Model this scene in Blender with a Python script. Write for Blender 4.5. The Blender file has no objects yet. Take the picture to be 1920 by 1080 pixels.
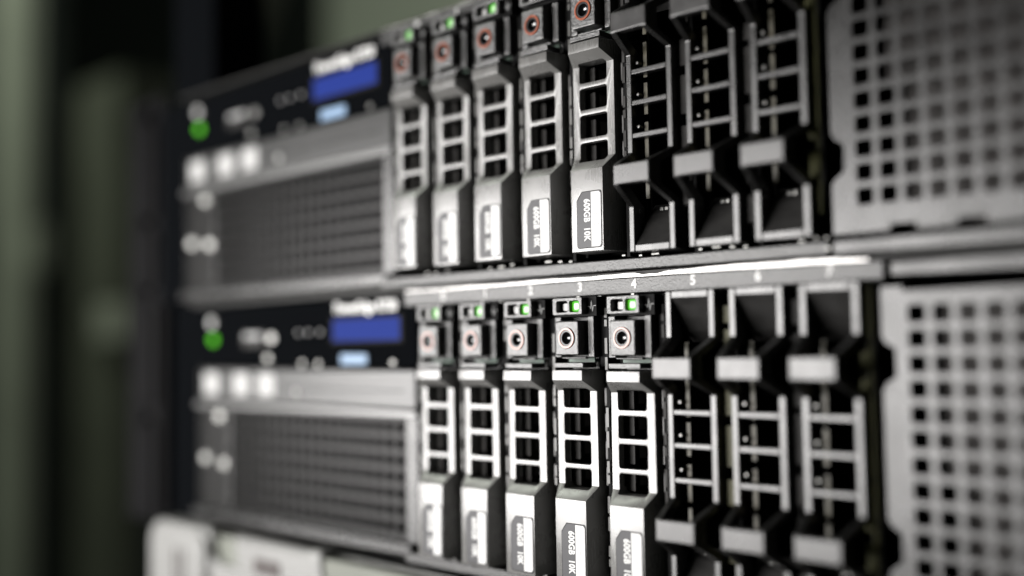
import bpy, math
from mathutils import Vector, Matrix

# ------------------------------------------------------------------ camera, world, lamps, exposure
SC = bpy.context.scene
COL = SC.collection
MM = 0.001
CAM_POS = (235.428, -210.628, -1.286)
YAW, PITCH, ROLL, FPX = 0.76235, 0.05414, -0.01554, 2006.08

def cam_basis(a, b, c):
    f = Vector((-math.sin(a) * math.cos(b), math.cos(a) * math.cos(b), math.sin(b)))
    r = Vector((math.cos(a), math.sin(a), 0)); u = r.cross(f)
    return r * math.cos(c) + u * math.sin(c), -r * math.sin(c) + u * math.cos(c), f
r_, u_, f_ = cam_basis(YAW, PITCH, ROLL)
cam = bpy.data.cameras.new('camera')
cam.sensor_width = 36.0
cam.lens = 36.0 * FPX / 1920.0
cam.clip_start, cam.clip_end = 0.01, 50.0
cam.dof.use_dof = True
cam.dof.focus_distance = 0.2735
cam.dof.aperture_fstop = 2.8
cam_ob = bpy.data.objects.new('camera', cam)
m = Matrix((r_, u_, -f_)).transposed().to_4x4()
m.translation = Vector(CAM_POS) * MM
cam_ob.matrix_world = m
COL.objects.link(cam_ob)
SC.camera = cam_ob

world = bpy.data.worlds.new('World'); SC.world = world; world.use_nodes = True
bg = world.node_tree.nodes['Background']
bg.inputs['Color'].default_value = (0.62, 0.80, 0.58, 1)
bg.inputs['Strength'].default_value = 0.018

def area_lamp(name, loc, target, sx, sy, power, color):
    l = bpy.data.lights.new(name, 'AREA'); l.shape = 'RECTANGLE'
    l.size, l.size_y, l.energy, l.color = sx * MM, sy * MM, power, color
    o = bpy.data.objects.new(name, l); COL.objects.link(o)
    o.location = Vector(loc) * MM
    o.rotation_euler = (Vector(target) - Vector(loc)).to_track_quat('-Z', 'Y').to_euler()
    return o
area_lamp('work_lamp', (-268, -485, -10), (45, 0, -22), 590, 288, 9.4, (1.0, 0.975, 0.955))
area_lamp('background_fill', (-1500, -200, 1600), (-2100, 1300, 200), 600, 600, 18.0, (0.93, 1.0, 0.86))  # unseen greenish fill, added to brighten the surroundings behind

vs = SC.view_settings
vs.view_transform = 'Standard'; vs.look = 'None'; vs.exposure = 0.0; vs.gamma = 1.0
vs.use_curve_mapping = False

# ------------------------------------------------------------------ materials
def nodes_of(name):
    mt = bpy.data.materials.new(name); mt.use_nodes = True
    nt = mt.node_tree
    return mt, nt, nt.nodes['Principled BSDF']

def mat(name, col, rough=0.5, metal=0.0, spec=0.5, bump=0.0, bscale=2500.0, mottle=0.0, mscale=60.0, coat=0.0,
        rvar=0.0, wear=0.0, emit=None, estr=0.0, ior=None, trans=0.0, spread=None):
    mt, nt, b = nodes_of(name)
    b.inputs['Base Color'].default_value = (*col, 1)
    b.inputs['Roughness'].default_value = rough
    b.inputs['Metallic'].default_value = metal
    b.inputs['Specular IOR Level'].default_value = spec
    b.inputs['Coat Weight'].default_value = coat
    b.inputs['Coat Roughness'].default_value = 0.08
    b.inputs['Transmission Weight'].default_value = trans
    if emit:
        b.inputs['Emission Color'].default_value = (*emit, 1)
        b.inputs['Emission Strength'].default_value = estr
    tc0 = nt.nodes.new('ShaderNodeTexCoord'); oi = nt.nodes.new('ShaderNodeObjectInfo')
    va = nt.nodes.new('ShaderNodeVectorMath'); va.operation = 'ADD'
    nt.links.new(tc0.outputs['Object'], va.inputs[0]); nt.links.new(oi.outputs['Random'], va.inputs[1])
    if bump:
        n = nt.nodes.new('ShaderNodeTexNoise'); n.inputs['Scale'].default_value = bscale
        n.inputs['Detail'].default_value = 3.0; n.inputs['Roughness'].default_value = 0.6
        nt.links.new(va.outputs['Vector'], n.inputs['Vector'])
        bm_ = nt.nodes.new('ShaderNodeBump'); bm_.inputs['Strength'].default_value = bump
        bm_.inputs['Distance'].default_value = 0.00025
        nt.links.new(n.outputs['Fac'], bm_.inputs['Height'])
        nt.links.new(bm_.outputs['Normal'], b.inputs['Normal'])
    if mottle or rvar:
        n = nt.nodes.new('ShaderNodeTexNoise'); n.inputs['Scale'].default_value = mscale
        n.inputs['Detail'].default_value = 5.0
        nt.links.new(va.outputs['Vector'], n.inputs['Vector'])
        if mottle:
            mr = nt.nodes.new('ShaderNodeMapRange')
            mr.inputs['From Min'].default_value, mr.inputs['From Max'].default_value = 0.3, 0.7
            mr.inputs['To Min'].default_value, mr.inputs['To Max'].default_value = 1 - mottle, 1 + mottle
            nt.links.new(n.outputs['Fac'], mr.inputs['Value'])
            mx = nt.nodes.new('ShaderNodeMix'); mx.data_type = 'RGBA'; mx.blend_type = 'MULTIPLY'
            mx.inputs['Factor'].default_value = 1.0
            mx.inputs['A'].default_value = (*col, 1)
            nt.links.new(mr.outputs['Result'], mx.inputs['B'])
            nt.links.new(mx.outputs['Result'], b.inputs['Base Color'])
        if rvar:
            mr = nt.nodes.new('ShaderNodeMapRange')
            mr.inputs['From Min'].default_value, mr.inputs['From Max'].default_value = 0.3, 0.7
            mr.inputs['To Min'].default_value, mr.inputs['To Max'].default_value = rough - rvar, rough + rvar
            nt.links.new(n.outputs['Fac'], mr.inputs['Value'])
            out = mr.outputs['Result']
            if wear:
                mp = nt.nodes.new('ShaderNodeMapping'); mp.inputs['Scale'].default_value = (2600, 2600, 260)
                mp.inputs['Rotation'].default_value = (0.0, 0.25, 0.0)
                nt.links.new(va.outputs['Vector'], mp.inputs['Vector'])
                sn = nt.nodes.new('ShaderNodeTexNoise'); sn.inputs['Scale'].default_value = 1.0; sn.inputs['Detail'].default_value = 2.0
                nt.links.new(mp.outputs['Vector'], sn.inputs['Vector'])
                wr = nt.nodes.new('ShaderNodeMapRange')
                wr.inputs['From Min'].default_value, wr.inputs['From Max'].default_value = 0.52, 0.72
                wr.inputs['To Min'].default_value, wr.inputs['To Max'].default_value = 0.0, wear
                nt.links.new(sn.outputs['Fac'], wr.inputs['Value'])
                ad = nt.nodes.new('ShaderNodeMath'); ad.operation = 'ADD'
                nt.links.new(out, ad.inputs[0]); nt.links.new(wr.outputs['Result'], ad.inputs[1])
                out = ad.outputs['Value']
            nt.links.new(out, b.inputs['Roughness'])
    return mt

M = {}
M['silver'] = mat('silver_paint', (0.118, 0.1165, 0.1125), 0.28, spec=0.98, bump=0.05, bscale=6000, mottle=0.05, mscale=140, rvar=0.06, wear=0.09)
M['black_grain'] = mat('grained_black_plastic', (0.012, 0.012, 0.012), 0.30, bump=0.8, bscale=2000, spec=1.0, mottle=0.3, mscale=2200)
M['powder'] = mat('grained_black_powder_coat', (0.012, 0.012, 0.0117), 0.32, bump=0.6, bscale=1700, spec=0.55, mottle=0.35, mscale=1900)
M['black'] = mat('black_plastic', (0.006, 0.006, 0.006), 0.5, spec=0.05, mottle=0.2, mscale=200)
M['gloss_black'] = mat('glossy_black_plastic', (0.003, 0.0034, 0.004), 0.4, spec=0.0, rvar=0.06, mscale=150)
M['blank'] = mat('charcoal_satin_plastic', (0.009, 0.0088, 0.0086), 0.29, spec=0.74, bump=0.12, bscale=3500, rvar=0.05, mscale=250, wear=0.06)
M['blank_bar'] = mat('charcoal_brushed_plastic', (0.020, 0.0193, 0.0190), 0.30, spec=0.60, bump=0.06, bscale=3500, mottle=0.10, mscale=300, rvar=0.04, wear=0.04)
M['plate'] = mat('grey_painted_steel', (0.009, 0.0088, 0.0086), 0.27, spec=0.50, bump=0.12, bscale=2600, mottle=0.12, mscale=90, rvar=0.05, wear=0.05)
M['nickel'] = mat('dull_nickel', (0.13, 0.13, 0.125), 0.35, 1.0, mottle=0.1, mscale=300)
M['inlet'] = mat('dark_grey_mesh_paint', (0.0085, 0.0084, 0.0082), 0.33, spec=0.15, bump=0.12, bscale=2600, mottle=0.05, mscale=120)
M['steel'] = mat('bright_steel', (0.20, 0.197, 0.193), 0.30, 1.0, mottle=0.4, mscale=160, rvar=0.14)
M['tray'] = mat('dull_steel', (0.018, 0.018, 0.017), 0.45, spec=0.15, mottle=0.15, mscale=180)
M['olive_dim'] = mat('darker_olive_steel', (0.05, 0.05, 0.02), 0.5, spec=0.1, mottle=0.2, mscale=200)  # darker copy of the olive plating
M['nickel_dim'] = mat('darker_nickel', (0.05, 0.049, 0.045), 0.4, spec=0.5, mottle=0.2, mscale=200)  # darker copy of the dull nickel
M['bracket_dim'] = mat('darker_bracket_steel', (0.022, 0.021, 0.020), 0.55, spec=0.15, mottle=0.3, mscale=200)  # darker copy of the bracket steel
M['panel_ink'] = mat('bright_white_ink', (0.62, 0.62, 0.61), 0.5)
M['ledge'] = mat('bright_edge_paint', (0.05, 0.05, 0.049), 0.34, spec=1.0, mottle=0.04)
M['power_green'] = mat('bright_green_light', (0.01, 0.1, 0.006), 0.3, spec=0.1, emit=(0.20, 1.0, 0.03), estr=0.95)
M['ink_faint'] = mat('faint_grey_ink', (0.44, 0.44, 0.44), 0.5)
M['scoop'] = mat('charcoal_moulded_plastic', (0.020, 0.0195, 0.019), 0.42, spec=0.25, bump=0.1, bscale=3000, mottle=0.25, mscale=250)
M['sticker_white'] = mat('white_sticker', (0.36, 0.36, 0.355), 0.5, mottle=0.05, mscale=200)
M['pillar'] = mat('brown_grey_plated_steel', (0.070, 0.064, 0.043), 0.40, spec=0.3, mottle=0.35, mscale=350)
M['bracket'] = mat('dark_grey_bracket', (0.045, 0.043, 0.041), 0.4, spec=0.3, mottle=0.3, mscale=300)
M['backing'] = mat('grey_backing_sheet', (0.03, 0.028, 0.027), 0.6, spec=0.1, mottle=0.3, mscale=60)
M['olive'] = mat('olive_plated_steel', (0.075, 0.073, 0.036), 0.42, spec=0.2, mottle=0.25, mscale=200)
M['dark'] = mat('dark_interior', (0.006, 0.006, 0.006), 0.6, spec=0.04, mottle=0.3, mscale=90)
M['pcb'] = mat('green_circuit_board', (0.015, 0.055, 0.03), 0.45, mottle=0.3, mscale=400)
M['copper'] = mat('orange_translucent_ring', (0.25, 0.058, 0.022), 0.28, spec=0.9)
M['gunmetal'] = mat('gunmetal_collar', (0.03, 0.03, 0.032), 0.3, spec=0.5)
M['dish'] = mat('glossy_black_dish', (0.004, 0.004, 0.0045), 0.07, spec=1.0)
M['led_green'] = mat('green_light', (0.01, 0.10, 0.006), 0.3, spec=0.1, emit=(0.17, 1.0, 0.035), estr=0.5)
M['led_core'] = mat('pale_green_light', (0.22, 0.28, 0.20), 0.3, emit=(0.45, 1.0, 0.35), estr=0.45)
M['led_off'] = mat('clear_lens', (0.40, 0.40, 0.39), 0.3, spec=0.5)
M['label_dark'] = mat('grey_label_film', (0.035, 0.035, 0.039), 0.42, spec=0.3, mottle=0.06, mscale=500)
M['label_white'] = mat('white_label_film', (0.52, 0.52, 0.515), 0.42, mottle=0.02, mscale=500)
M['ink_white'] = mat('white_ink', (0.60, 0.60, 0.59), 0.5)
M['ink_grey'] = mat('pale_grey_ink', (0.30, 0.30, 0.30), 0.5)
M['lcd'] = mat('blue_backlit_screen', (0.004, 0.008, 0.03), 0.5, spec=0.02, emit=(0.024, 0.046, 0.30), estr=0.9)
M['tag_blue'] = mat('pale_blue_tag', (0.20, 0.30, 0.44), 0.4, spec=0.3, mottle=0.03)
M['optical'] = mat('light_grey_plastic', (0.022, 0.022, 0.0217), 0.30, spec=0.48, bump=0.1, mottle=0.10, mscale=60)
M['bezel_silver'] = mat('pale_silver_bezel', (0.21, 0.21, 0.204), 0.33, spec=0.6, bump=0.05, mottle=0.05, mscale=70)
M['bezel_green'] = mat('grey_green_plastic', (0.15, 0.158, 0.135), 0.45, spec=0.3, mottle=0.08, mscale=60)
M['bezel_window'] = mat('mauve_grey_lens', (0.075, 0.065, 0.063), 0.3, spec=0.3, mottle=0.1, mscale=300)
M['post'] = mat('grey_zinc_post', (0.0042, 0.0041, 0.0045), 0.45, spec=0.06, mottle=0.15, mscale=40)
M['far_green'] = mat('pale_grey_green_paint', (0.33, 0.35, 0.285), 0.6, mottle=0.12, mscale=6)
M['wall_paint'] = mat('pale_green_wall_paint', (0.62, 0.66, 0.55), 0.6, mottle=0.08, mscale=3)
M['far_dark'] = mat('dark_cabinet_paint', (0.02, 0.024, 0.022), 0.6, mottle=0.2, mscale=6)
M['far_olive'] = mat('olive_grey_cabinet_paint', (0.085, 0.092, 0.068), 0.6, mottle=0.25, mscale=5)

# ------------------------------------------------------------------ mesh helpers (all figures in millimetres)
class MB:
    def __init__(s): s.v = []; s.f = []
    def poly(s, pts):
        i = len(s.v); s.v += [tuple(p) for p in pts]; s.f.append(tuple(range(i, i + len(pts))))
    def box(s, x0, x1, y0, y1, z0, z1):
        i = len(s.v)
        s.v += [(x, y, z) for z in (z0, z1) for y in (y0, y1) for x in (x0, x1)]
        for q in ((0, 1, 5, 4), (1, 3, 7, 5), (3, 2, 6, 7), (2, 0, 4, 6), (4, 5, 7, 6), (2, 3, 1, 0)):
            s.f.append(tuple(i + k for k in q))
        return s
    def loft(s, secs, caps=True):
        n = len(secs[0]); i = len(s.v)
        for sec in secs: s.v += [tuple(p) for p in sec]
        for k in range(len(secs) - 1):
            a, b = i + k * n, i + (k + 1) * n
            for j in range(n):
                s.f.append((a + j, b + j, b + (j + 1) % n, a + (j + 1) % n))
        if caps:
            s.f.append(tuple(i + j for j in range(n)))
            e = i + (len(secs) - 1) * n
            s.f.append(tuple(e + n - 1 - j for j in range(n)))
        return s
    def prism(s, pts, y0, y1):                       # outline in x,z; seen from -y
        return s.loft([[(x, y0, z) for x, z in pts], [(x, y1, z) for x, z in pts]])
    def lathe(s, prof, cx, cz, n=32, close=True):    # profile (radius, y) about an axis along y
        i = len(s.v); k = len(prof)
        for a in range(n):
            t = 2 * math.pi * a / n
            for r, y in prof: s.v.append((cx + r * math.cos(t), y, cz + r * math.sin(t)))
        for a in range(n):
            b = (a + 1) % n
            for j in range(k - 1):
                s.f.append((i + a * k + j, i + a * k + j + 1, i + b * k + j + 1, i + b * k + j))
            if close: s.f.append((i + a * k + k - 1, i + a * k, i + b * k, i + b * k + k - 1))
        return s
    def mesh(s, name, fix=True):
        me = bpy.data.meshes.new(name)
        me.from_pydata([(x * MM, y * MM, z * MM) for x, y, z in s.v], [], s.f)
        if fix:
            import bmesh
            bm = bmesh.new(); bm.from_mesh(me)
            bmesh.ops.remove_doubles(bm, verts=bm.verts, dist=1e-7)
            bmesh.ops.recalc_face_normals(bm, faces=bm.faces)
            bm.to_mesh(me); bm.free()
        return me

def obj(name, mb, material, parent=None, bevel=0.0, seg=2, smooth=False, loc=None):
    me = mb if isinstance(mb, bpy.types.Mesh) else mb.mesh(name)
    o = bpy.data.objects.new(name, me); COL.objects.link(o)
    if material and not me.materials: me.materials.append(M[material])
    if parent: o.parent = parent
    if loc: o.location = Vector(loc) * MM
    if bevel:
        md = o.modifiers.new('edge', 'BEVEL'); md.width = bevel * MM; md.segments = seg
        md.limit_method = 'ANGLE'; md.angle_limit = math.radians(28); md.harden_normals = False
    if smooth:
        for p in me.polygons: p.use_smooth = True
    return o

def bake(o, cutters=()):
    """apply the modifiers (and boolean cuts) of o into its mesh"""
    tmp = []
    mods = []
    for c in cutters:
        co = obj('cutter', c, None); tmp.append(co)
        md = o.modifiers.new('cut', 'BOOLEAN'); md.operation = 'DIFFERENCE'; md.object = co; md.solver = 'EXACT'
        mods.append(md)
    dg = bpy.context.evaluated_depsgraph_get(); dg.update()
    me = bpy.data.meshes.new_from_object(o.evaluated_get(dg))
    me.name = o.name
    o.modifiers.clear(); o.data = me
    for t in tmp: bpy.data.objects.remove(t)
    return o

def add_bevel(o, w, seg=2, ang=28):
    md = o.modifiers.new('edge', 'BEVEL'); md.width = w * MM; md.segments = seg
    md.limit_method = 'ANGLE'; md.angle_limit = math.radians(ang)
    return o

def rounded(x0, x1, z0, z1, r, n=4):
    pts = []
    for cx, cz, a0 in ((x1 - r, z1 - r, 0), (x0 + r, z1 - r, 90), (x0 + r, z0 + r, 180), (x1 - r, z0 + r, 270)):
        for k in range(n + 1):
            t = math.radians(a0 + 90 * k / n); pts.append((cx + r * math.cos(t), cz + r * math.sin(t)))
    return pts

def text_mesh(s, size, weight=0.0, depth=0.04, shear=0.0, spacing=1.0, xscale=1.0):
    cu = bpy.data.curves.new('lettering', 'FONT'); cu.body = s; cu.size = size
    cu.align_x = 'CENTER'; cu.align_y = 'CENTER'; cu.offset = weight; cu.extrude = depth / 2; cu.shear = shear
    cu.space_character = spacing; cu.resolution_u = 4
    o = bpy.data.objects.new('lettering', cu); COL.objects.link(o)
    dg = bpy.context.evaluated_depsgraph_get(); dg.update()
    me = bpy.data.meshes.new_from_object(o.evaluated_get(dg))
    bpy.data.objects.remove(o); bpy.data.curves.remove(cu)
    return me, xscale

def lettering(name, s, size, at, material, parent, rot=0.0, weight=0.0, shear=0.0, spacing=1.0, xscale=1.0):
    me, xs = text_mesh(s, size, weight, 0.05, shear, spacing, xscale)
    c, sn = math.cos(rot), math.sin(rot)
    for v in me.vertices:
        x, z, y = v.co.x * xs, v.co.y, -v.co.z
        v.co = Vector((at[0] + c * x - sn * z, at[1] + y, at[2] + sn * x + c * z)) * MM
    me.name = name
    o = bpy.data.objects.new(name, me); COL.objects.link(o); o.parent = parent
    me.materials.clear(); me.materials.append(M[material])
    return o

def thing(name, label, cat, loc=(0, 0, 0), group=None):
    o = bpy.data.objects.new(name, None); COL.objects.link(o)
    o.empty_display_size = 0.01
    o.location = Vector(loc) * MM; o['label'] = label; o['category'] = cat; o['kind'] = 'thing'
    if group: o['group'] = group
    return o

def copy_tree(o, parent=None):
    c = o.copy(); COL.objects.link(c)
    if parent: c.parent = parent
    for ch in [k for k in bpy.data.objects if k.parent == o]: copy_tree(ch, c)
    return c

def perforated(x0, x1, z0, z1, hx, hz, nx, nz, px, pz, h, y, t, ch=0.24):
    """a sheet with nx by nz real square holes with eased corners; first hole centre at hx, hz (top left)"""
    mb = MB(); a = h / 2; c = h * ch
    gx0, gx1 = hx - px / 2, hx + (nx - 0.5) * px
    gz1, gz0 = hz + pz / 2, hz - (nz - 0.5) * pz
    for q in range(2):
        Y = y if q == 0 else y + t
        def P(pts): mb.poly([(x, Y, z) for x, z in pts])
        for i in range(nx):
            for k in range(nz):
                cx, cz = hx + i * px, hz - k * pz
                l, r, b, tp = cx - px / 2, cx + px / 2, cz - pz / 2, cz + pz / 2
                e = c * 0.3
                L, R, B, T = cx - a, cx + a, cz - a, cz + a
                P([(l, b), (r, b), (R - e, B + e), (R - c, B), (L + c, B), (L + e, B + e)])
                P([(r, b), (r, tp), (R - e, T - e), (R, T - c), (R, B + c), (R - e, B + e)])
                P([(r, tp), (l, tp), (L + e, T - e), (L + c, T), (R - c, T), (R - e, T - e)])
                P([(l, tp), (l, b), (L + e, B + e), (L, B + c), (L, T - c), (L + e, T - e)])
        P([(x0, z0), (x1, z0), (gx1, gz0), (gx0, gz0)])
        P([(x1, z0), (x1, z1), (gx1, gz1), (gx1, gz0)])
        P([(x1, z1), (x0, z1), (gx0, gz1), (gx1, gz1)])
        P([(x0, z1), (x0, z0), (gx0, gz0), (gx0, gz1)])
    for i in range(nx):
        for k in range(nz):
            cx, cz = hx + i * px, hz - k * pz; e = c * 0.3
            L, R, B, T = cx - a, cx + a, cz - a, cz + a
            ring = [(L + c, B), (R - c, B), (R - e, B + e), (R, B + c), (R, T - c), (R - e, T - e), (R - c, T), (L + c, T),
                    (L + e, T - e), (L, T - c), (L, B + c), (L + e, B + e)]
            for j in range(12):
                p, q = ring[j], ring[(j + 1) % 12]
                mb.poly([(p[0], y, p[1]), (p[0], y + t, p[1]), (q[0], y + t, q[1]), (q[0], y, q[1])])
    for (p, q) in (((x0, z0), (x1, z0)), ((x1, z0), (x1, z1)), ((x1, z1), (x0, z1)), ((x0, z1), (x0, z0))):
        mb.poly([(p[0], y, p[1]), (p[0], y + t, p[1]), (q[0], y + t, q[1]), (q[0], y, q[1])])
    return mb

P_ = 17.9                       # bay pitch
CX = 0.25                       # bay centre relative to the release button
UP = (-10.44, 0.0, 84.87)       # upper server relative to the lower one

# ------------------------------------------------------------------ servers
XL, XR = -150.0, 284.0          # body of a server
FY = 12.0                       # plane of the front panels

def make_server(label, origin, lower):
    s = thing('rack_server', label, 'server', origin, 'rack servers')
    # sheet-metal body
    obj('top_cover', MB().box(XL, XR, 9.5, 420, 16.2, 17.4), 'tray', s)
    obj('bottom_cover', MB().box(XL, XR, 13.5, 420, -67.2, -66.0), 'tray', s)
    obj('side_wall', MB().box(XL - 1.2, XL - 0.1, 13, 420, -67.2, 17.4), 'tray', s)
    obj('side_wall', MB().box(XR + 0.1, XR + 1.2, 13, 420, -67.2, 17.4), 'tray', s)
    obj('backplane', MB().box(-14, 138, 96, 98, -66, 16), 'pcb', s)
    obj('cage_wall', MB().box(-15.2, -14.0, 13.2, 96, -66, 16), 'dark', s)
    obj('cage_wall', MB().box(136.6, 138.0, 13.8, 96, -66, 16), 'dark', s)
    # grained strips above and below the bays
    st = obj('number_strip', MB().box(-19.5, 136.2, 7.4, 13.0, 11.55, 15.75), 'powder', s, bevel=0.3)
    for i in range(8):
        lettering('slot_number', str(i), 3.3, (i * P_ - 1.45, 7.36, 13.95), 'ink_white', st, weight=0.12)
    obj('lower_strip', MB().box(-19.5, 134.2, 7.0, 13.2, -67.2, -64.2), 'powder', s, bevel=0.3)
    # spring contacts peeping out above and below the bays
    gx = [(-6.6, 1.1), (-3.0, 2.4), (2.1, 1.5), (5.6, 1.2), (8.4, 1.0)]
    for i in range(8):
        for k, (x, w) in enumerate(gx):
            if (i * 3 + k * 2) % 7 in (0, 2, 5): continue
            dz = 0.25 * math.sin(i * 2.1 + k * 1.7)
            obj('spring_contact', MB().box(i * P_ + x, i * P_ + x + w, 6.6 + 0.4 * (k % 2), 8.0, -63.9 + dz, -63.3 + dz), 'nickel', s, bevel=0.12)
        obj('spring_contact', MB().box(i * P_ - 0.4, i * P_ + 0.7, 4.6, 7.0, 10.95, 11.6), 'nickel', s, bevel=0.12)
        if i % 2: obj('spring_contact', MB().box(i * P_ + 6.2, i * P_ + 7.6, 5.2, 7.2, 10.7, 11.4), 'nickel', s, bevel=0.12)
    # walls between the bays with plated front flanges
    for i in range(-1, 8):
        x = i * P_ + CX + P_ / 2 - (1.9 if i == 7 else 0)
        d = MB().box(x - 0.45, x + 0.45, 5.2 if i < 5 else 9.0, 92, -64, 11)  # carried forward in black between the carriers to block bounced light
        obj('bay_divider', d, 'black', s)
        fl = MB(); z = 10.6
        cuts = [(2.5, 0), (5.5, 1), (2.2, 0), (9.0, 1), (3.2, 0), (4.0, 1), (1.6, 0), (11.0, 1), (2.6, 0), (6.5, 1), (2.4, 0), (9.5, 1), (3.0, 0), (6.0, 1), (2.2, 0), (3.0, 1)]
        cuts = cuts[i % 3 * 2:] + cuts[:i % 3 * 2]
        wide = i >= 5
        for h, full in cuts:
            if z - h < -63: break
            if wide:
                if full: fl.box(x - 1.3, x + 1.25, 5.6, 6.3, z - h, z)
                else: fl.box(x + 0.2, x + 1.25, 5.8, 6.2, z - h, z)
            elif full and h > 4.5: fl.box(x - 0.42, x + 0.42, 4.6, 5.1, z - h + 0.8, z - h * 0.55); fl.box(x - 0.42, x + 0.42, 4.6, 5.1, z - h * 0.45, z)
            z -= h
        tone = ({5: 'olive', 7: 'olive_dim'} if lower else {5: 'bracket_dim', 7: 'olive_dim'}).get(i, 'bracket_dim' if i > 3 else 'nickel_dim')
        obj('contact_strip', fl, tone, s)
    # left: control panel, optical drive, perforated air inlet
    px1 = -18.5
    cp = obj('control_panel', MB().box(XL, px1, FY - 0.2, FY + 2.5, -7.7, 15.6), 'gloss_black', s, bevel=0.5)
    sc = obj('screen', MB().box(-61.6, -26.6, FY - 0.6, FY + 1, 1.3, 8.6), 'lcd', s, bevel=0.2)
    obj('screen_surround', MB().box(-63.0, -25.2, FY - 0.45, FY + 1, 0.2, 9.7), 'black', s, bevel=0.3)
    lettering('model_lettering', 'PowerEdge R720', 4.7, (-44.5, FY - 0.25, 12.35), 'panel_ink', cp, weight=0.2)
    obj('information_tag', MB().box(-57.0, -43.0, FY - 0.9, FY + 1, -6.6, -3.2), 'tag_blue', s, bevel=0.3)
    for x in (-81.0, -75.0, -68.0):
        b = obj('screen_button', MB().lathe([(0.01, FY - 1.1), (1.7, FY - 1.0), (2.1, FY - 0.4), (2.1, FY + 1)], x, 4.5, 20, False), 'gloss_black', s, smooth=True)
        obj('arrow_mark', MB().lathe([(0.01, FY - 1.25), (0.75, FY - 1.22), (0.8, FY - 0.9)], x, 4.5, 12, False), 'ink_grey', b)
    u = obj('usb_port', MB().box(-118, -104, FY - 0.5, FY + 1.5, -0.2, 5.6), 'tray', s, bevel=0.3)
    obj('usb_tongue', MB().box(-116.5, -105.5, FY - 0.7, FY - 0.45, 3.2, 4.8), 'ink_grey', u)
    o = obj('indicator_lens', MB().lathe([(0.01, -1.2), (1.7, -1.15), (1.9, -0.8), (1.9, 1.2)], 0, 0, 18, False), 'nickel', s, loc=(-98.5, FY, 2.9))
    o.rotation_euler = (0, 0, math.radians(19))  # face tilted to mirror the lamp towards the camera
    obj('reset_button', MB().lathe([(0.01, -0.9), (1.2, -0.85), (1.5, -0.5), (1.5, 1.2)], 0, 0, 16, False), 'nickel', s, loc=(-101, FY, -4.4)).rotation_euler = (0, 0, math.radians(19))  # tilted likewise to catch the lamp's reflection
    for x, z in ((-79.5, -6.2), (-70.0, -6.4), (-30.0, -6.0)):
        o = obj('panel_screw', MB().lathe([(0.01, -0.9), (0.85, -0.88), (1.0, -0.6), (1.0, 1.2)], 0, 0, 14, False), 'nickel', s, loc=(x, FY, z))
        o.rotation_euler = (0, 0, math.radians(16))  # heads turned so they glint with the lamp
    pb = obj('power_button', MB().lathe([(0.01, FY - 1.3), (2.6, FY - 1.2), (3.2, FY - 0.3), (3.2, FY + 1)], -138.8, 9.6, 24, False), 'tray', s, smooth=True)
    obj('power_mark', MB().lathe([(0.9, FY - 1.4), (1.9, FY - 1.4), (1.9, FY - 1.15), (0.9, FY - 1.15)], -138.8, 9.6, 20), 'panel_ink', pb)
    obj('power_light', MB().lathe([(0.01, FY - 1.3), (1.5, FY - 1.1), (1.9, FY - 0.3), (1.9, FY + 1)], -138.8, 2.9, 20, False), 'power_green', s, smooth=True)
    od = obj('optical_drive', MB().box(-146, px1 - 0.3, FY - 0.8, FY + 4, -20.8, -8.2), 'optical', s, bevel=0.6)
    obj('tray_slot', MB().box(-92, px1 - 6, FY - 0.95, FY, -15.2, -14.9), 'dark', od)
    obj('eject_button', MB().lathe([(0.01, FY - 1.6), (1.3, FY - 1.5), (1.5, FY - 0.7)], -82.0, -16.4, 16, False), 'led_off', od, smooth=True)
    for x in (-139.5, -118.5, -101.8):
        obj('sticker', MB().prism(rounded(x - 5.2, x + 5.2, -18.2, -10.0, 1.0), FY - 0.93, FY - 0.75), 'sticker_white', od)
    obj('ledge', MB().box(XL, px1 + 0.6, FY - 1.8, FY + 3, -23.3, -21.1), 'ledge', s, bevel=0.3)
    obj('inlet_frame', MB().box(-23.6, px1, FY - 0.4, FY - 0.05, -62.0, -23.4), 'plate', s)
    v = obj('air_inlet', perforated(-147.0, px1, -62.0, -23.2, -123.2, -26.6, 19, 7, 5.33, 5.25, 4.0, FY, 0.35), 'inlet', s)
    obj('inlet_rim', MB().box(-128.5, -126.6, FY - 0.5, FY + 0.2, -61.5, -23.6), 'plate', s, bevel=0.2)
    obj('inlet_backing', MB().box(-146, px1 - 1, FY + 9, FY + 10, -62, -23), 'dark', s)
    for x, z in ((-143.5, -43.0), (-130.3, -44.4), (-133.5, -26.5)):
        o = obj('latch_screw', MB().lathe([(0.01, -1.6), (1.8, -1.55), (2.1, -1.3), (2.1, 1.5)], 0, 0, 18, False), 'nickel', s, loc=(x, FY, z))
        o.rotation_euler = (math.radians(2), 0, math.radians(23))  # heads tilted to throw a bright lamp reflection at the camera
    obj('bottom_lip', MB().box(XL, px1 - 1.2, 9.0, FY + 1.3, -66.0, -62.3), 'plate', s, bevel=0.5)
    # ears
    obj('mounting_ear', MB().box(-174, XL - 0.4, 14, 17, -66, 16), 'gloss_black', s, bevel=0.5)
    # right: perforated plate with finger notches in its edge, standing a little proud of the left panels
    k_, dx, dz, PY = 0.97305, 6.345, -0.035, 6.0
    if not lower: dx, dz = dx + 0.281, dz - 2.287
    def tx(x): return x * k_ + dx
    def tz(z): return z * k_ + dz
    pl = perforated(tx(137.9), tx(137.9) + 121.0, tz(-61.0), tz(9.2), tx(140.95), tz(4.3), 23, 12, 5.40 * k_, 5.34 * k_, 3.85, PY, 0.4, 0.17)
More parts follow.
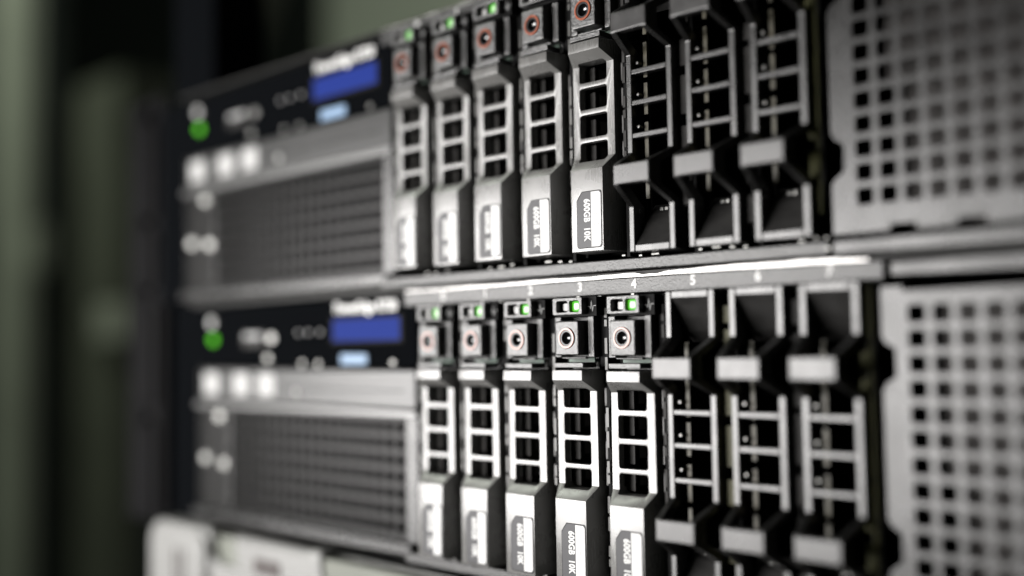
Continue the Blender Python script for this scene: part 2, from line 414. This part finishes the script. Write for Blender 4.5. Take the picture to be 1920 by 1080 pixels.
    edge = [(10.2, 133.2), (-0.5, 133.2), (-2.0, 134.0), (-3.0, 136.2), (-9.2, 136.2), (-10.6, 134.0), (-12.0, 133.2),
            (-39.5, 133.2), (-41.0, 134.0), (-42.4, 136.2), (-48.4, 136.2), (-50.0, 134.0), (-51.2, 133.2), (-62.4, 133.2)]
    ob = obj('perforated_plate', pl, 'plate', s)
    eb = MB()
    eb.loft([[(tx(x), PY, tz(z)), (tx(137.9), PY, tz(z)), (tx(137.9), PY + 1.0, tz(z)), (tx(x), PY + 1.0, tz(z))] for z, x in edge])
    obj('plate_edge', eb, 'plate', s)
    xx = 137.9                                  # toothed lower edge
    for k in range(12):
        w = 8.4 if k % 2 == 0 else 6.0
        if k % 2 == 0: obj('plate_tab', MB().box(tx(xx), tx(xx + w), PY, PY + 1.0, tz(-62.4), tz(-61.0)), 'plate', s)
        xx += w
    for x in (134.6, 136.4, 158.5, 172.0):
        obj('spring_contact', MB().box(x, x + (1.2 if x < 150 else 2.8), PY - 1.0, PY + 1.2, -64.2 + dz, -63.0 + dz), 'nickel', s, bevel=0.2)
    obj('top_rim', MB().box(137.4, XR, 7.8, FY + 1.4, 12.2, 15.4), 'plate', s, bevel=0.4)
    obj('lower_rim', MB().box(136.6, XR, 4.6, FY + 1.4, -67.55, -64.4), 'plate', s, bevel=0.4)
    obj('plate_backing', MB().box(146.6, 262, PY + 6.0, PY + 7.0, -30, 9), 'backing', s)
    obj('plate_backing', MB().box(152.0, 262, PY + 4.5, PY + 5.3, -63, -31), 'backing', s)
    # the folded steel edge of the lid, seen as a bright line between the machines
    lip = MB()
    secs = []
    for k in range(64):
        x = -19 + 151.5 * k / 63
        top = 16.38 + 0.0062 * max(0, x) + 0.10 * math.sin(x * 0.21) + 0.05 * math.sin(x * 0.77) - (0.5 if 70 < x < 78 else 0) - (0.07 * (x - 118) if x > 118 else 0)
        bot = 15.85 + 0.03 * math.sin(x * 0.33)
        y = 7.9 + 0.25 * math.sin(x * 0.11 + 0.6) + 0.05 * math.sin(x * 0.9) + 0.03 * math.sin(x * 2.3)
        secs.append([(x, y, bot), (x, y - 0.03, top), (x, y + 1.1, top), (x, y + 1.1, bot)])
    lip.loft(secs)
    obj('lid_edge', lip, 'steel', s, smooth=False)
    return s

make_server('lower rack server with brightly lit numbered bays above the silver unit', (0, 0, 0), True)
make_server('upper rack server with dimmer lit bays at the top', UP, False)

# ------------------------------------------------------------------ drive carriers
def make_drive():
    d = thing('drive_carrier', '', 'drive')
    # body behind the face
    b = MB()
    b.box(CX - 7.6, CX - 7.0, 8.5, 90, -63, 11.2); b.box(CX + 7.0, CX + 7.6, 8.5, 90, -63, 11.2)
    obj('tray', b, 'tray', d)
    b = MB(); b.box(CX - 6.9, CX - 1.0, 17, 90, -62, -12); b.box(CX - 0.6, CX + 6.9, 24, 90, -62, -12)
    obj('disk_body', b, 'dark', d)
    b = MB()
    for z in (-15.4, -22.0, -29.2, -36.0):
        b.box(CX - 4.6, CX - 2.5, 7.2, 7.7, z - 2.3, z + 2.4); b.box(CX - 1.2, CX + 0.9, 12.5, 16.8, z - 2.2, z + 2.4)
        b.lathe([(0.01, 15.2), (1.6, 15.5), (1.7, 23)], CX + 1.6, z - 1.0, 14, False)
        b.box(CX + 4.6, CX + 5.4, 9.0, 23, z - 2.0, z + 2.6); b.box(CX - 2.6, CX - 2.3, 9.0, 12, z - 1.0, z + 2.2)
    obj('inner_bracket', b, 'bracket', d)
    # handle: top bar, ladder, label box, lofted downwards
    def sec(z, yf, hw, yb, hb, ys=None, hs=None):
        return [(CX - hw, yf, z), (CX + hw, yf, z), (CX + hb, yb, z), (CX - hb, yb, z)]
    h = MB().loft([sec(-7.9, -0.4, 5.05, 6.6, 6.6), sec(-10.45, -0.5, 5.05, 6.6, 6.7), sec(-13.3, 3.4, 6.75, 6.4, 6.85),
                   sec(-37.6, 3.4, 6.8, 6.4, 6.9), sec(-41.1, 0.0, 5.15, 9.0, 7.2), sec(-62.2, 0.0, 5.15, 9.0, 7.3)])
    ho = obj('handle', h, 'silver', d)
    cut = MB()
    for z0, z1 in ((-17.75, -12.6), (-24.85, -19.05), (-32.3, -26.15), (-38.7, -33.45)):
        cut.prism(rounded(CX - 4.65, CX + 4.45, z0, z1, 0.75, 3), -5, 20)
    hollow = MB().box(CX - 5.9, CX + 5.9, 5.6, 20, -37.2, -13.6)
    cut2 = MB().box(CX - 4.6, CX + 4.6, 1.2, 20, -61, -42)
    bake(ho, [cut, hollow])
    add_bevel(ho, 0.48, 3, 30)
    bake(ho)
    for p in ho.data.polygons: p.use_smooth = True
    ho.data.set_sharp_from_angle(angle=math.radians(38))
    # black grained face with the two lights and the release button
    fr = MB()
    fr.box(CX - 6.9, CX - 4.75, 3.0, 9, -4.6, 6.0); fr.box(CX + 4.4, CX + 6.4, 3.0, 9, -4.6, 6.0)
    fr.box(CX - 4.75, CX + 4.4, 7.5, 9, -7.8, 6.0)
    fr.box(CX - 4.3, CX + 3.9, 2.6, 4.0, -5.0, -4.5)
    obj('face', fr, 'black_grain', d, bevel=0.2)
    sp = MB().box(CX + 6.4, CX + 8.3, 5.6, 9, -7.0, 11.0).box(CX - 5.6, CX + 8.1, 2.2, 5.5, 6.05, 11.0)
    obj('face_edge', sp, 'black', d)
    lh = obj('light_housing', MB().prism(rounded(CX - 4.95, CX + 5.05, 6.45, 10.85, 0.3, 2), 0.0, 5.0), 'black_grain', d)
    bake(lh, [MB().prism(rounded(CX - 3.7, CX + 0.15, 7.15, 10.05, 0.55, 3), -3, 2.6), MB().prism(rounded(CX + 0.85, CX + 4.1, 7.15, 10.05, 0.55, 3), -3, 2.6)])
    add_bevel(lh, 0.12, 2)
    obj('status_lens', MB().prism(rounded(CX - 2.75, CX - 0.35, 7.55, 9.5, 0.35, 3), 1.7, 3.0), 'led_off', d, bevel=0.2)
    g = obj('activity_light', MB().prism(rounded(CX + 0.95, CX + 4.0, 7.25, 9.95, 0.5, 3), 1.0, 3.0), 'led_green', d, bevel=0.2)
    obj('light_core', MB().prism(rounded(CX + 1.65, CX + 3.35, 7.75, 9.4, 0.4, 3), 0.9, 1.2), 'led_core', g)
    # activity mark: a small heartbeat trace
    tr = MB(); pts = [(-1.5, 0.2), (-0.7, 0.1), (-0.4, -0.5), (-0.1, 1.7), (0.25, -1.2), (0.55, 0.3), (1.5, 0.35)]
    for (a, b_), (c, e) in zip(pts[:-1], pts[1:]):
        dx, dz = c - a, e - b_; l = math.hypot(dx, dz); nx, nz = -dz / l * 0.09, dx / l * 0.09
        tr.prism([(a - nx, b_ - nz), (c - nx, e - nz), (c + nx, e + nz), (a + nx, b_ + nz)], 0, 0.06)
    tr.v = [(x * 0.95 + CX + 6.6, y + 2.13, z + 8.3) for x, y, z in tr.v]
    obj('activity_mark', tr, 'ink_grey', d)
    bt = obj('release_button', MB().box(CX - 4.2, CX + 3.65, 0.0, 7.0, -4.05, 4.9), 'black_grain', d, bevel=0.35)
    bx, bz = 0.0, 0.42
    ring = [(2.12, 0.2), (2.12, -0.28), (2.18, -0.34), (2.60, -0.34), (2.70, -0.26), (2.72, 0.2)]
    obj('ring', MB().lathe(ring, bx, bz, 40), 'copper', bt)
    R = 1.80
    dish = [(1.66, -0.10)] + [(R * math.sin(t), R * math.cos(t) - R * math.cos(math.radians(66)) + 0.0) for t in [math.radians(66 - 66 * k / 14) for k in range(14)]] + [(0.004, R - R * math.cos(math.radians(66)))]
    bake(bt, [MB().lathe([(0.01, -2), (2.13, -2), (2.13, 3.0), (0.01, 3.0)], bx, bz, 40)])
    obj('collar', MB().lathe([(1.62, 0.1), (1.66, -0.14), (1.98, -0.14), (2.1, -0.05), (2.1, 0.3)], bx, bz, 40, False), 'gunmetal', bt)
    obj('dish', MB().lathe(dish, bx, bz, 40, False), 'dish', bt, smooth=True)
    obj('catch_bar', MB().box(CX - 4.8, CX + 5.0, 0.1, 5.5, -7.25, -5.95), 'black_grain', d, bevel=0.15)
    obj('circuit_board', MB().box(CX - 4.4, CX + 4.4, 5.6, 6.2, -5.9, -4.7), 'pcb', d)
    obj('board_contact', MB().box(CX - 1.6, CX + 2.6, 3.0, 5.0, -4.75, -4.45), 'nickel_dim', d, bevel=0.1)
    # label
    def lab(e):
        x0, x1, z0, z1 = -2.95 - e, 5.0 + e, -61.45 - e, -47.1 + e
        pts = rounded(x0, x1, z0, z1, 0.7 + e * 0.5, 4)
        pts = pts[:5] + [(x0 + 1.75, z1), (x0, z1 - 2.3)] + pts[10:]
        return [(x, z) for x, z in pts]
    lb = obj('label', MB().prism(lab(0.16), -0.05, 0.05), 'dark', d)
    obj('grey_field', MB().prism(lab(0.0), -0.10, -0.02), 'label_dark', lb)
    wp = [(x, z) for x, z in rounded(1.7, 4.85, -61.3, -47.25, 0.6, 4)]
    wp = [(1.7, z) if x < 2.4 else (x, z) for x, z in wp]
    obj('white_field', MB().prism([(1.7, -61.3), (4.3, -61.3), (4.85, -60.7), (4.85, -47.85), (4.3, -47.25), (1.7, -47.25)], -0.15, -0.06), 'label_white', lb)
    lettering('capacity_lettering', '600GB  10K', 2.75, (0.28, -0.13, -54.3), 'ink_white', lb, rot=-math.pi / 2, weight=0.10, spacing=1.06, xscale=0.74)
    lettering('type_lettering', 'SAS', 2.2, (3.3, -0.17, -54.3), 'ink_faint', lb, rot=-math.pi / 2, weight=0.0, spacing=1.1)
    return d

drive = make_drive()
ordinal = ['first', 'second', 'third', 'fourth', 'fifth']
n = 0
for row, off in (('lower', (0, 0, 0)), ('upper', UP)):
    for i in range(5):
        o = drive if n == 0 else copy_tree(drive)
        n += 1
        j = [math.sin(n * 2.7 + k * 1.9) for k in range(4)]
        o.location = Vector((off[0] + i * P_ + 0.12 * j[0], off[1] + 0.22 * j[1], off[2] + 0.12 * j[2])) * MM
        o.rotation_euler = (0, math.radians(0.12) * j[3], math.radians(0.35) * j[0])
        for ch in [c for c in bpy.data.objects if c.parent == o and c.name.startswith('label')]:
            ch.location = Vector((0.10 * j[2], 0, 0.16 * j[3])) * MM
        o['label'] = f'{ordinal[i]} silver drive carrier from the blue screen in the {row} server'
        o['group'] = f'silver drive carriers in the {row} server'

# ------------------------------------------------------------------ empty-bay fillers
def make_blank():
    d = thing('bay_filler', '', 'bay filler')
    mid = -25.9
    st = [(11.4, 3.0, 6.95), (0.0, 3.0, 6.95), (-4.5, -5.0, 5.45), (-9.6, -5.0, 5.45), (-13.4, 3.0, 6.95)]
    st = st + [(2 * mid - z, y, w) for z, y, w in reversed(st)]
    sides = []
    for sgn in (-1, 1):
        secs = []
        for z, y, w in st:
            a, b = (w, w - 1.65)
            secs.append([(CX + sgn * a, y, z), (CX + sgn * b, y, z), (CX + sgn * b, y + 4.6, z), (CX + sgn * (a + 0.1), y + 4.6, z)])
        obj('side_rail', MB().loft(secs), 'blank', d, bevel=0.22)
    obj('end_bar', MB().box(CX - 5.2, CX + 5.2, 3.0, 12, 9.6, 11.38), 'blank', d, bevel=0.2)
    obj('end_bar', MB().box(CX - 5.2, CX + 5.2, 3.0, 12, 2 * mid - 11.38, 2 * mid - 9.6), 'blank', d, bevel=0.2)
    for z0, z1 in ((-9.55, -4.55), (2 * mid + 4.55, 2 * mid + 9.55)):
        obj('grip', MB().box(CX - 5.42, CX + 5.42, -5.1, -2.4, z0, z1), 'blank_bar', d, bevel=0.3)
    for z in (-17.8, mid + 0.2, -34.0):
        obj('cross_bar', MB().box(CX - 5.35, CX + 5.35, 3.02, 5.6, z - 0.65, z + 0.65), 'blank', d, bevel=0.22)
    # scooped floors behind the two grips
    for s in (1, -1):
        f = MB()
        pts = [(3.3, 9.65), (4.6, 8.0), (6.6, 4.9), (9.0, 1.6), (12.0, -1.0)]
        secs = []
        for y, z in pts:
            zz = z if s == 1 else 2 * mid - z
            t = -0.8 if s == -1 else 0.8
            secs.append([(CX - 5.3, y, zz), (CX + 5.3, y, zz), (CX + 5.3, y, zz + t), (CX - 5.3, y, zz + t)])
        f.loft(secs)
        obj('scoop', f, 'scoop', d)
    for x0, x1 in ((-2.6, -1.3), (-1.1, 0.1)):
        obj('spring_clip', MB().box(CX + x0, CX + x1, 10.0, 10.8, -53.6, -51.6), 'nickel', d, bevel=0.2)
    b = MB()
    b.box(CX - 7.4, CX - 6.9, 13.0, 80, -63, 11); b.box(CX + 6.9, CX + 7.4, 13, 80, -63, 11)
    obj('tray', b, 'dark', d)
    k = MB(); z = -1.0
    for h, gap in ((7, 2), (9, 1.4), (8, 2), (9, 1.4), (9, 2)):
        k.box(CX - 3.6, CX - 2.5, 5.9, 6.4, z - h, z); z -= h + gap
    obj('contact_strip', k, 'pillar', d)
    k = MB()
    for zz in (-15.4, -23.4, -31.6):
        k.lathe([(0.01, 4.2), (0.36, 4.22), (0.5, 4.4), (0.5, 6.0)], CX - 4.3, zz, 12, False)
    obj('rivet', k, 'nickel', d)
    w = MB().box(CX - 0.2, CX + 0.3, 20, 70, -60, 8)
    obj('web', w, 'black', d)
    return d

blank = make_blank()
n = 0
place = ['next to the drive carriers', 'in the middle of the three', 'next to the perforated plate']
for row, off in (('lower', (0, 0, 0)), ('upper', UP)):
    for i in range(3):
        o = blank if n == 0 else copy_tree(blank)
        n += 1
        o.location = Vector((off[0] + (5 + i) * P_, off[1], off[2])) * MM
        o['label'] = f'charcoal ladder-shaped bay filler in the {row} server, {place[i]}'
        o['group'] = f'empty bay fillers in the {row} server'

# ------------------------------------------------------------------ silver unit below
def make_unit():
    s = thing('storage_unit', 'pale silver rack unit with rounded bezel under the lower server', 'rack unit', (0, 0, -68.0))
    obj('chassis', MB().box(XL, XR, 14, 400, -84, -1.0), 'tray', s)
    secs = []
    # bezel: frame round a wide recess, rounded outer corners
    b = MB().prism(rounded(-173.5, 308, -86, -0.2, 9.0, 6), 3.0, 13.5)
    bo = obj('bezel', b, 'bezel_silver', s)
    bake(bo, [MB().prism(rounded(-127.0, -66.0, -80, -5.2, 5.0, 5), 0, 11.5), MB().prism(rounded(-58.0, 290, -80, -3.4, 6.0, 5), 0, 11.0)])
    add_bevel(bo, 1.9, 5, 40)
    obj('recess_panel', MB().box(-128, -62, 6.4, 12.4, -81, -2.6), 'bezel_green', s)
    obj('recess_panel', MB().box(-61, 291, 4.6, 12.4, -81, -2.6), 'bezel_green', s)
    rib = []
    for k in range(9):
        t = math.radians(180 * k / 8); rib.append((-134.0 + 6.5 * math.cos(t), -8.5 + 6.5 * math.sin(t)))
    rib += [(-140.5, -80), (-127.5, -80)]
    obj('rib', MB().prism(rib, 0.6, 4.0), 'bezel_silver', s, bevel=1.3, seg=4)
    lt = MB().loft([[(-112.0, 5.0, -0.8), (-60.0, 5.0, -0.8), (-60.0, 12.8, -0.8), (-112.0, 12.8, -0.8)],
                    [(-112.0, 4.0, -3.0), (-60.5, 4.0, -3.0), (-60.5, 12.8, -3.0), (-112.0, 12.8, -3.0)],
                    [(-110.0, 4.0, -30.0), (-74.0, 4.0, -30.0), (-74.0, 12.8, -30.0), (-110.0, 12.8, -30.0)]])
    obj('latch', lt, 'bezel_silver', s, bevel=1.6, seg=4)
    for x0, x1 in ((-98.5, -91.2), (-90.2, -82.6)):
        obj('window', MB().prism(rounded(x0, x1, -14.5, -7.0, 1.0), 3.6, 4.6), 'bezel_window', s)
    for x in (-152, -147, -142, -137):
        obj('vent_slot', MB().box(x - 0.9, x + 0.9, 2.6, 3.4, -34, -10), 'bezel_window', s)
    return s
make_unit()

# ------------------------------------------------------------------ rack post beside the servers
def make_post():
    s = thing('rack_post', 'grey steel rack post with square holes standing beside the servers', 'rack post', (0, 0, 0))
    p = perforated(-243, -211, -78, 116, -227, 108, 1, 12, 15.8, 15.8, 9.0, 30, 2.0)
    obj('post_face', p, 'post', s)
    obj('post_web', MB().box(-245, -243.1, 30, 80, -78, 116), 'post', s)
    for z0, z1 in ((-76, -34), (-26, 20), (28, 54), (60, 104)):
        obj('bracket', MB().box(-239, -218, 27.5, 29.8, z0, z1), 'post', s, bevel=0.8)
    obj('dark_gap_slab', MB().box(-210, -176, 34, 60, -78, 190), 'gloss_black', s)  # black slab put in for the dark gap beside the post
    return s
make_post()

# ------------------------------------------------------------------ blurred surroundings behind
def slab(name, label, cat, parts, loc):
    s = thing(name, label, cat, loc)
    for nm, a, mt in parts: obj(nm, MB().box(*a), mt, s)
    return s
slab('door_frame', 'pale green upright at the far left edge', 'door frame',
     [('upright', (-110, 35, 0, 60, -900, 900), 'far_green'), ('door_strip', (60, 75, 20, 60, -900, 900), 'far_dark'), ('handle', (95, 140, -20, 10, 150, 235), 'far_green')], (-1850, 600, 0))  # the handle block is made up, a pale soft highlight
slab('cabinet', 'dim olive cabinet out of focus behind the rack post', 'cabinet',
     [('body', (-90, 90, 0, 200, -700, 480), 'far_olive'), ('pale_highlight', (55, 160, -30, 0, 20, 80), 'far_green'),  # pale block added to paint a soft highlight on the cabinet
      ('side', (92, 260, 40, 200, -700, 260), 'far_dark')], (-1580, 640, 0))
slab('wall_panel', 'pale green panel behind the top of the upper server', 'panel',
     [('sheet', (-400, 450, 0, 20, -800, 1200), 'wall_paint'), ('rail', (-420, 460, -30, 0, -40, 40), 'far_olive')], (-2750, 2300, 1000))
slab('cable_tray', 'slanting green strip high behind the upper server', 'cable tray', [('tray', (-40, 40, 0, 40, -260, 260), 'far_olive')], (-1120, 600, 430)).rotation_euler = (0, math.radians(38), 0)
back = obj('back_wall', MB().box(-9000, 1500, 2600, 2620, -2500, 4000), 'far_dark')
back['kind'] = 'structure'
